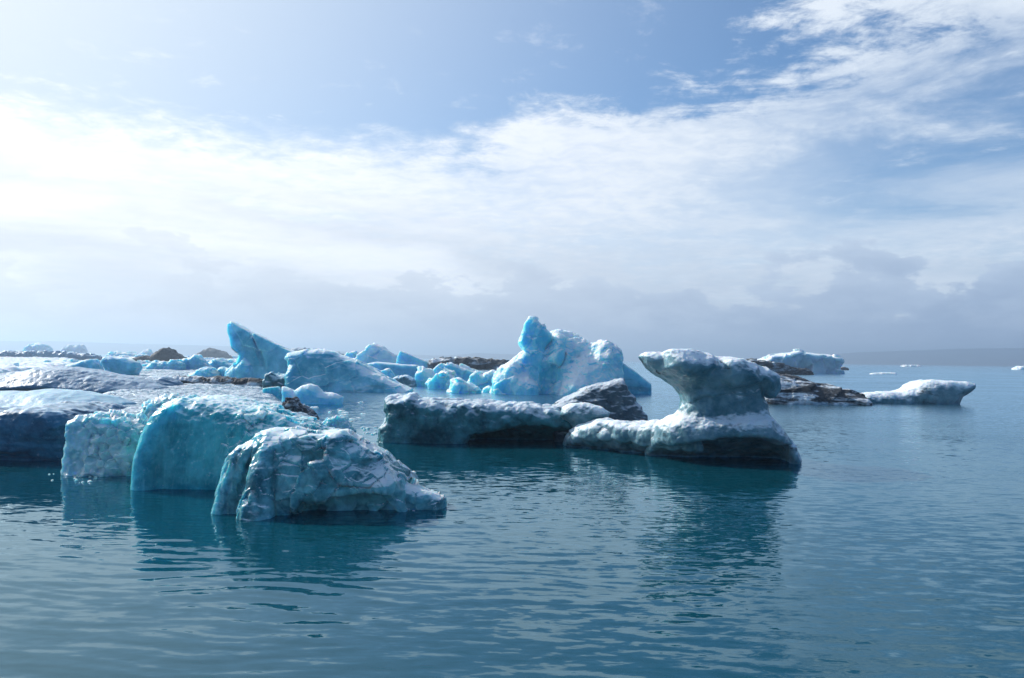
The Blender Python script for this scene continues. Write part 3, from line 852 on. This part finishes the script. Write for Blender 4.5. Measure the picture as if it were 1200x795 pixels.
D_BIG = [('ridge', (34, 34, 60), 4.5), ('cup', (26, 30, 44), 4.0), ('chip', 26, 2.0), ('chip', 11, 1.0), ('ridge', (7, 7, 18), 0.6)]
berg('sculpted_iceberg', 'large sculpted bright blue iceberg with pointed spire', 'iceberg', (640, 463), 110, [
    lobe([(578, W), (584, 446), (598, 428), (611, 417), (626, 410), (640, 399), (650, 389), (664, 391), (680, 394), (692, 401), (700, 406), (716, 408), (727, 420), (728, W)], 0.62, 0.6, dy=0.08, lean=0.25),
    lobe([(600, 450), (604, 430), (613, 420), (615, 411), (609, 401), (612, 391), (616, 380), (620, 373), (625, 374), (634, 386), (642, 396), (636, 408), (634, 424), (632, 450)], 0.24, 0.25, dy=-0.10, lean=0.12, k=5),
    lobe([(574, W), (580, 446), (588, 436), (602, 425), (612, 430), (606, W)], 0.55, 0.7, dy=-0.12),
    lobe([(634, W), (640, 430), (648, 408), (655, 392), (662, 396), (658, 420), (650, 440), (646, W)], 0.4, 0.7, dy=-0.16, lean=0.35, k=5),
    lobe([(592, W), (599, 444), (610, 440), (624, 444), (633, 451), (638, W)], 0.45, 0.8, dy=-0.26),
    lobe([(644, W), (654, 448), (668, 431), (688, 413), (700, 405), (714, 404), (729, 411), (731, 419), (726, 432), (727, W)], 0.7, 0.6, dy=-0.06, lean=0.2),
    lobe([(664, W), (668, 451), (680, 445), (690, 449), (696, W)], 0.4, 0.8, dy=-0.32),
    lobe([(630, W), (632, 446), (637, 434), (648, 428), (655, 432), (656, 445), (645, W)], 0.30, 0.8, dy=-0.34, cut=True, k=10),
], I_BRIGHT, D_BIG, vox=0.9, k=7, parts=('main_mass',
    ('rear_slab', [lobe([(716, W), (718, 424), (729, 425), (746, 437), (763, 450), (765, W)], 0.3, 0.3, dy=0.25)], I_BLUE, [('fbm', 25, 1.5)]),
))

# ------------------------------------------------------------------ long low floe with boulders, and the mushroom berg
berg('long_floe', 'long low green-sided floe with knobby grey crust joined to the mushroom iceberg', 'ice floe', (575, 521), 90, [
    lobe([(441, W), (444, 503), (449, 496), (453, 484), (450, 470), (458, 467), (470, 468), (481, 464), (489, 469), (520, 472), (560, 474), (592, 475), (622, 476), (646, 480), (664, 488), (690, 500), (735, 508), (760, W)], 1.0, 0.35, taper=0.2, ybow=0.1),
    lobe([(449, 482), (450, 469), (458, 466), (470, 468), (482, 463), (489, 468), (520, 471), (560, 473), (592, 474), (622, 476), (648, 480), (672, 494), (660, 500), (600, 494), (540, 490), (480, 488)], 1.06, 0.7, dy=-0.05, k=4),
    lobe([(540, W), (550, 514), (600, 504), (640, 500), (680, 506), (790, 514), (800, W)], 1.1, 0.25, dy=-0.5, lean=-0.40, cut=True, k=9),
], I_CRUST, [('fbm', 40, 5), ('knob', 13, 3.2, lambda p, n: np.clip((p[:, 2] - 12) / 12, 0, 1)), ('cup', 10, 1.4), ('ridge', 7, 1.0)], vox=1.2, k=7)

berg('pointed_ice_block', 'dark grey pointed ice block standing on the long low floe', 'ice block', (705, 512), 48, [
    lobe([(644, 500), (648, 479), (660, 471), (690, 456), (715, 450), (732, 447), (737, 458), (748, 473), (757, 487), (760, W), (660, W)], 1.0, 0.3, lean=0.3, taper=-0.4),
], I_BLOCK, [('fbm', 40, 4), ('ridge', (40, 40, 14), 3), ('cup', 10, 1.3), ('ridge', 6, 0.8)], vox=1.1, k=7, depth=30.2)

berg('ice_boulder', 'rounded white ice boulder resting against the pointed dark block', 'ice chunk', (688, 512), 34, [
    lobe([(657, 487), (660, 479), (671, 473), (690, 474), (706, 477), (717, 484), (713, 492), (700, 497), (690, 508), (676, 508), (668, 497)], 1.0, 0.8),
], I_WHITE, [('fbm', 20, 2.5), ('cup', 12, 1.2), ('ridge', 5, 0.5)], vox=0.9, k=6, depth=28.0)

D_MUSH = [('fbm', 45, 4), ('cup', 26, 2.4), ('cup', 9, 0.9), ('ridge', 5, 0.5)]
berg('mushroom_iceberg', 'mushroom-shaped white iceberg with wide cap on a narrow stem', 'iceberg', (858, 546), 120, [
    lobe([(768, W), (772, 520), (778, 503), (800, 492), (830, 490), (872, 489), (900, 491), (916, 503), (931, 518), (941, 531), (944, 540), (942, W)], 1.0, 0.6, taper=0.3, ybow=0.12, yskew=-0.06),
    lobe([(788, 512), (800, 490), (805, 470), (801, 455), (796, 444), (893, 448), (897, 468), (904, 488), (912, 512)], 0.62, 0.6, dy=0.02, k=10),
    lobe([(690, W), (700, 531), (775, 534), (820, 529), (860, 520), (905, 518), (950, 530), (960, W)], 1.15, 0.25, dy=-0.50, lean=-0.40, cut=True, k=10),
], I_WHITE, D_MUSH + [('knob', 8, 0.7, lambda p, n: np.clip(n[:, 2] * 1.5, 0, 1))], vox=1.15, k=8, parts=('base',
    ('cap', [
        lobe([(775, 434), (778, 418), (786, 412), (810, 410), (836, 416), (850, 419), (872, 421), (900, 430), (914, 441), (915, 454), (907, 466), (898, 462), (890, 454), (868, 458), (830, 460), (806, 458), (792, 449)], 0.86, 0.7, dy=-0.02),
        lobe([(753, 418), (757, 413), (768, 414), (784, 417), (800, 440), (800, 456), (786, 447), (770, 437), (760, 427)], 0.6, 0.6, dy=0.0, k=4),
        lobe([(800, 455), (805, 448), (890, 448), (896, 474), (806, 474)], 0.66, 0.6, k=8),
        lobe([(780, 432), (783, 417), (788, 411), (812, 410), (838, 417), (847, 430), (832, 445), (800, 444)], 0.55, 0.85, dy=-0.30, k=5),
        lobe([(846, 444), (850, 424), (870, 422), (890, 430), (894, 448), (862, 454)], 0.5, 0.85, dy=-0.26, k=5),
        lobe([(892, 440), (900, 431), (914, 441), (915, 455), (907, 467), (899, 463)], 0.45, 0.85, dy=-0.12, k=4),
    ], I_WHITE, D_MUSH),
    ('knobby_shelf', [lobe([(664, W), (672, 512), (686, 504), (702, 498), (716, 495), (742, 497), (766, 494), (786, 493), (804, 498), (812, W)], 0.6, 0.5, dy=0.62, yskew=-0.66, taper=0.3),
        lobe([(650, W), (655, 519), (700, 517), (760, 524), (820, 527), (850, W)], 0.5, 0.3, dy=0.28, lean=-0.25, yskew=-0.66, cut=True, k=6)], I_WHITE, [('fbm', 20, 3), ('knob', 16, 3.6)]),
))

# ------------------------------------------------------------------ right: dirty floe, low white floe, far bergs
berg('dirty_floe', 'black ash-caked floe with white streaks behind the mushroom iceberg', 'ice floe', (960, 474), 70, [
    lobe([(880, W), (890, 442), (915, 438), (940, 443), (960, 450), (986, 453), (1001, 458), (1014, 464), (1024, W)], 1.0, 0.6, lean=0.4),
], I_DIRTY, [('fbm', 35, 2.5), ('chip', 22, 2.5), ('ridge', (24, 24, 7), 1.0)], vox=0.9, k=5)

berg('low_floe', 'low white floe with upturned right lip beside the ash-caked floe', 'ice floe', (1075, 474), 60, [
    lobe([(1000, W), (1008, 464), (1030, 461), (1056, 460), (1070, 456), (1084, 448), (1095, 446), (1112, 446), (1131, 448), (1143, 449), (1141, 456), (1130, 466), (1124, W)], 1.0, 0.6, taper=0.2),
], I_WHITE, [('fbm', 35, 3), ('cup', 14, 1.2), ('knob', 6, 0.6, lambda p, n: np.clip(n[:, 2] * 1.6, 0, 1))], vox=0.85, k=5)

simple('table_iceberg', 'distant white-topped blue iceberg with broken edge', (940, 438), 40,
       [(888, W), (894, 424), (904, 418), (924, 416), (935, 412), (950, 415), (968, 417), (984, 418), (987, 423), (984, 431), (988, W)], ice('pale_far_ice', (0.20, 0.42, 0.52), (0.55, 0.70, 0.76), (0.90, 0.94, 0.96), 0.2, 0.7, 0.9, sss=0.6), cat='iceberg', disp=(('fbm', 20, 2.5), ('chip', 14, 3)), r=0.2, taper=0.15, vox=0.8)
simple('ash_slab', 'dark ash-topped slab in front of the distant white-topped iceberg', (905, 439), 26,
       [(845, W), (850, 424), (880, 421), (908, 425), (930, 431), (948, 434), (960, W)], I_DIRTY, cat='ice floe', vox=0.8)
simple('thin_floe', 'thin white floe alone on open water', (1036, 439), 12, [(1017, W), (1022, 437.6), (1035, 436.4), (1050, 437), (1056, W)], I_SNOW, cat='ice floe', r=0.8, vox=0.6, disp=(('fbm', 12, 0.8),))
simple('brown_ice_chip', 'small brown dirt-stained chip off the distant white-topped iceberg', (989, 434), 6, [(983, W), (985, 431), (990, 430), (995, 432), (996, W)],
       ice('brown_ice', (0.10, 0.05, 0.04), (0.18, 0.10, 0.08), (0.3, 0.22, 0.2), 0.6, 1.1), vox=0.5, disp=(('fbm', 6, 0.6),))

G_HOR = 'white floes strung along the far right shore'
HL = 'tiny white floe far off along the right shoreline'
rng = random.Random(4)
for px, w, h in ((1070, 16, 3.0), (1199, 12, 6)):
    hz = 420.8 + (px - 600) * 0.01344
    wy = hz + (2.4 if h < 5 else 5)
    h *= 0.55 if h < 5 else 0.8
    simple('far_floe', HL, (px, wy), 14, [(px - w, W), (px - w * .6, wy - h * .6), (px - w * .1, wy - h), (px + w * .5, wy - h * .7), (px + w, W)], I_SNOW, cat='ice floe', group=G_HOR, vox=0.45, disp=(('fbm', 5, 1.0), ('chip', 3, 0.8)))

# ------------------------------------------------------------------ far left pack
simple('dome_iceberg', 'far pale domed iceberg rising above the grey slab', (42, 414), 20, [(26, W), (28, 408), (33, 404), (42, 402), (50, 404), (55, 410), (60, W)], I_BLUE, cat='iceberg', vox=0.8)
simple('peaked_iceberg', 'far white double-peaked iceberg in the pack', (85, 414), 20, [(70, W), (73, 409), (82, 404), (87, 406), (92, 403), (96, 409), (99, W)], I_SNOW, cat='iceberg', vox=0.8)
simple('grey_slab', 'long flat grey-blue ice slab in front of the far domed iceberg', (60, 421.5), 24, [(-30, W), (-20, 414), (10, 412), (50, 412), (90, 414), (112, 417), (118, W)], I_GREY, cat='ice floe', vox=0.8, r=0.4)
simple('grey_slab', 'short flat blue ice slab behind the scooped turquoise chunk', (142, 419), 20, [(124, W), (128, 413), (150, 413), (160, 416), (162, W)], I_BLUE, cat='ice floe', vox=0.8, r=0.4)
simple('ice_chunk', 'far cyan ice chip beside the dark peaked ash mound', (172, 419), 14, [(160, W), (165, 413), (172, 410), (178, 414), (183, W)], I_BRIGHT, vox=0.7)
simple('ice_chunk', 'white triangular ice chip on the snow-covered floe', (12, 435), 12, [(1, W), (6, 430), (17, 425), (18, 431), (20, W)], I_SNOW, vox=0.7)
simple('ice_chunk', 'small blue ice chip on the snow-covered floe', (54, 429), 10, [(46, W), (50, 423), (56, 422), (60, 427), (62, W)], I_BLUE, vox=0.7)

protos = {}
rng = random.Random(11)
PLACES = [('small blue-white chunk of the crowded distant ice pack', 'small chunks of the distant ice pack'),
          ('broken ice piece strewn over the slush raft around the ash-striped ridge', 'broken pieces on the slush raft'),
          ('bobbing ice piece in the channel below the sloping iceberg', 'pieces afloat in the channel')]
for i in range(190):
    which = 0 if i < 120 else (1 if i < 172 else 2)
    zlift = 0.0
    if which == 0:
        px = rng.uniform(-70, 480)
        hz = 420.8 + (px - 600) * 0.01344
        dy = rng.choice([rng.uniform(3.2, 9), rng.uniform(6, 20)]) if px < 330 else rng.uniform(3.5, 11)
        py = hz + dy
    elif which == 1:
        px, py = rng.uniform(110, 330), rng.choice([rng.uniform(430, 446), rng.uniform(456, 468)])
        dy, zlift = 20, 0.2
    else:
        px, py = rng.uniform(335, 430), rng.uniform(470, 497)
        dy = 30
    X, Y = ground(px, py)
    wpx = (rng.uniform(5, 15) * (0.6 if dy < 6 else 1), rng.uniform(3, 9), rng.uniform(1.5, 5))[which]
    kind = rng.randrange(7)
    if kind not in protos:
        SEED[0] += 1
        pr = random.Random(kind)
        hh = pr.uniform(0.25, 0.55)
        up = [(-1, -0.3)] + [(-0.9 + 1.8 * j / 6, hh * pr.uniform(0.35, 1.0) * (1 - abs(-0.9 + 1.8 * j / 6) ** 2 * 0.6)) for j in range(7)] + [(1, -0.3)]
        gx = np.arange(-1.3, 1.3, 0.055); gy = np.arange(-0.9, 0.9, 0.055); gz = np.arange(-0.5, 0.85, 0.055)
        X2, Z2 = np.meshgrid(gx, gz, indexing='ij')
        d2 = poly_sdf(up, X2, Z2)
        A = (d2 + 0.15)[:, None, :]
        B = np.abs(gy)[None, :, None] - 0.5 + 0.15
        f = np.sqrt(np.maximum(A, 0) ** 2 + np.maximum(B, 0) ** 2) + np.minimum(np.maximum(A, B), 0) - 0.15 + 0 * gy[None, :, None]
        V, Q = surface_nets(f, np.array([gx[0], gy[0], gz[0]]), 0.055)
        V = roughen(relax(V, Q), Q, (('fbm', 0.8, 0.15), ('chip', 0.4, 0.12)), 1.0, SEED[0])
        me_o = mesh_obj('ice_chunk', V, Q, (I_BRIGHT, I_BLUE, I_SNOW, I_WHITE)[kind % 4](0.25))
        protos[kind] = me_o
        o = me_o
    else:
        o = protos[kind].copy()
        COL.objects.link(o)
    k = wpx * Y / FPX
    o.location = (X, Y, zlift)
    o.scale = (k, k * rng.uniform(0.7, 1.3), k * rng.uniform(0.55, 1.2))
    o.rotation_euler = (0, 0, rng.uniform(-0.7, 0.7) + (math.pi if rng.random() < 0.5 else 0))
    tag(o, PLACES[which][0], 'ice chunk', PLACES[which][1])

# ------------------------------------------------------------------ brash floating by the foreground ice
G_BR = 'brash ice around the foreground blocks'
BR_L = 'small clear ice fragment floating at the foot of the pale block'
BR_L2 = 'clear ice fragment floating off the left tip of the long floe'
br = None
for i in range(70):
    if i < 45:
        px, py = rng.gauss(98, 14), rng.gauss(557, 4)
        if px > 150 or py < 551: py = 553 + rng.random() * 6
    else:
        px, py = rng.uniform(424, 462), rng.uniform(500, 512)
    X, Y = ground(px, py)
    if br is None:
        gx = np.arange(-1.4, 1.4, 0.2)
        Xg, Yg, Zg = np.meshgrid(gx, gx, gx, indexing='ij')
        f = np.sqrt(Xg ** 2 + Yg ** 2 + Zg ** 2) - 0.9
        V, Q = surface_nets(f, np.array([gx[0]] * 3), 0.2)
        V = roughen(V, Q, (('fbm', 1.5, 0.5), ('chip', 0.8, 0.4)), 1.0, 77)
        br = mesh_obj('ice_fragment', V, Q, I_GLASS_PALE(0.02))
        o = br
    else:
        o = br.copy()
        COL.objects.link(o)
    k = rng.uniform(0.6, 2.2) * Y / FPX
    o.location = (X, Y, 0.0)
    o.scale = (k * rng.uniform(0.8, 1.8), k * rng.uniform(0.8, 1.6), k * 0.8)
    o.rotation_euler = (0, 0, rng.uniform(0, 6.28))
    tag(o, BR_L if i < 45 else BR_L2, 'ice fragment', G_BR if i < 45 else 'ice fragments off the long floe')

# ------------------------------------------------------------------ haze
hz = bpy.data.materials.new('haze')
hz.use_nodes = True
t = NT(hz.node_tree)
pv = t.n('ShaderNodeVolumePrincipled', {'Color': (0.60, 0.79, 1.0, 1), 'Density': 0.0005, 'Anisotropy': 0.45})
t.n('ShaderNodeOutputMaterial', {'Volume': pv})
e = FAR + 200
V = np.array([(x, y, z) for z in (-2.0, 72.0) for y in (-e, e) for x in (-e, e)], float)
Q = np.array([(0, 2, 3, 1), (4, 5, 7, 6), (0, 1, 5, 4), (2, 6, 7, 3), (0, 4, 6, 2), (1, 3, 7, 5)])
hbox = mesh_obj('haze', V, Q, hz, smooth=False)
hbox['kind'] = 'stuff'
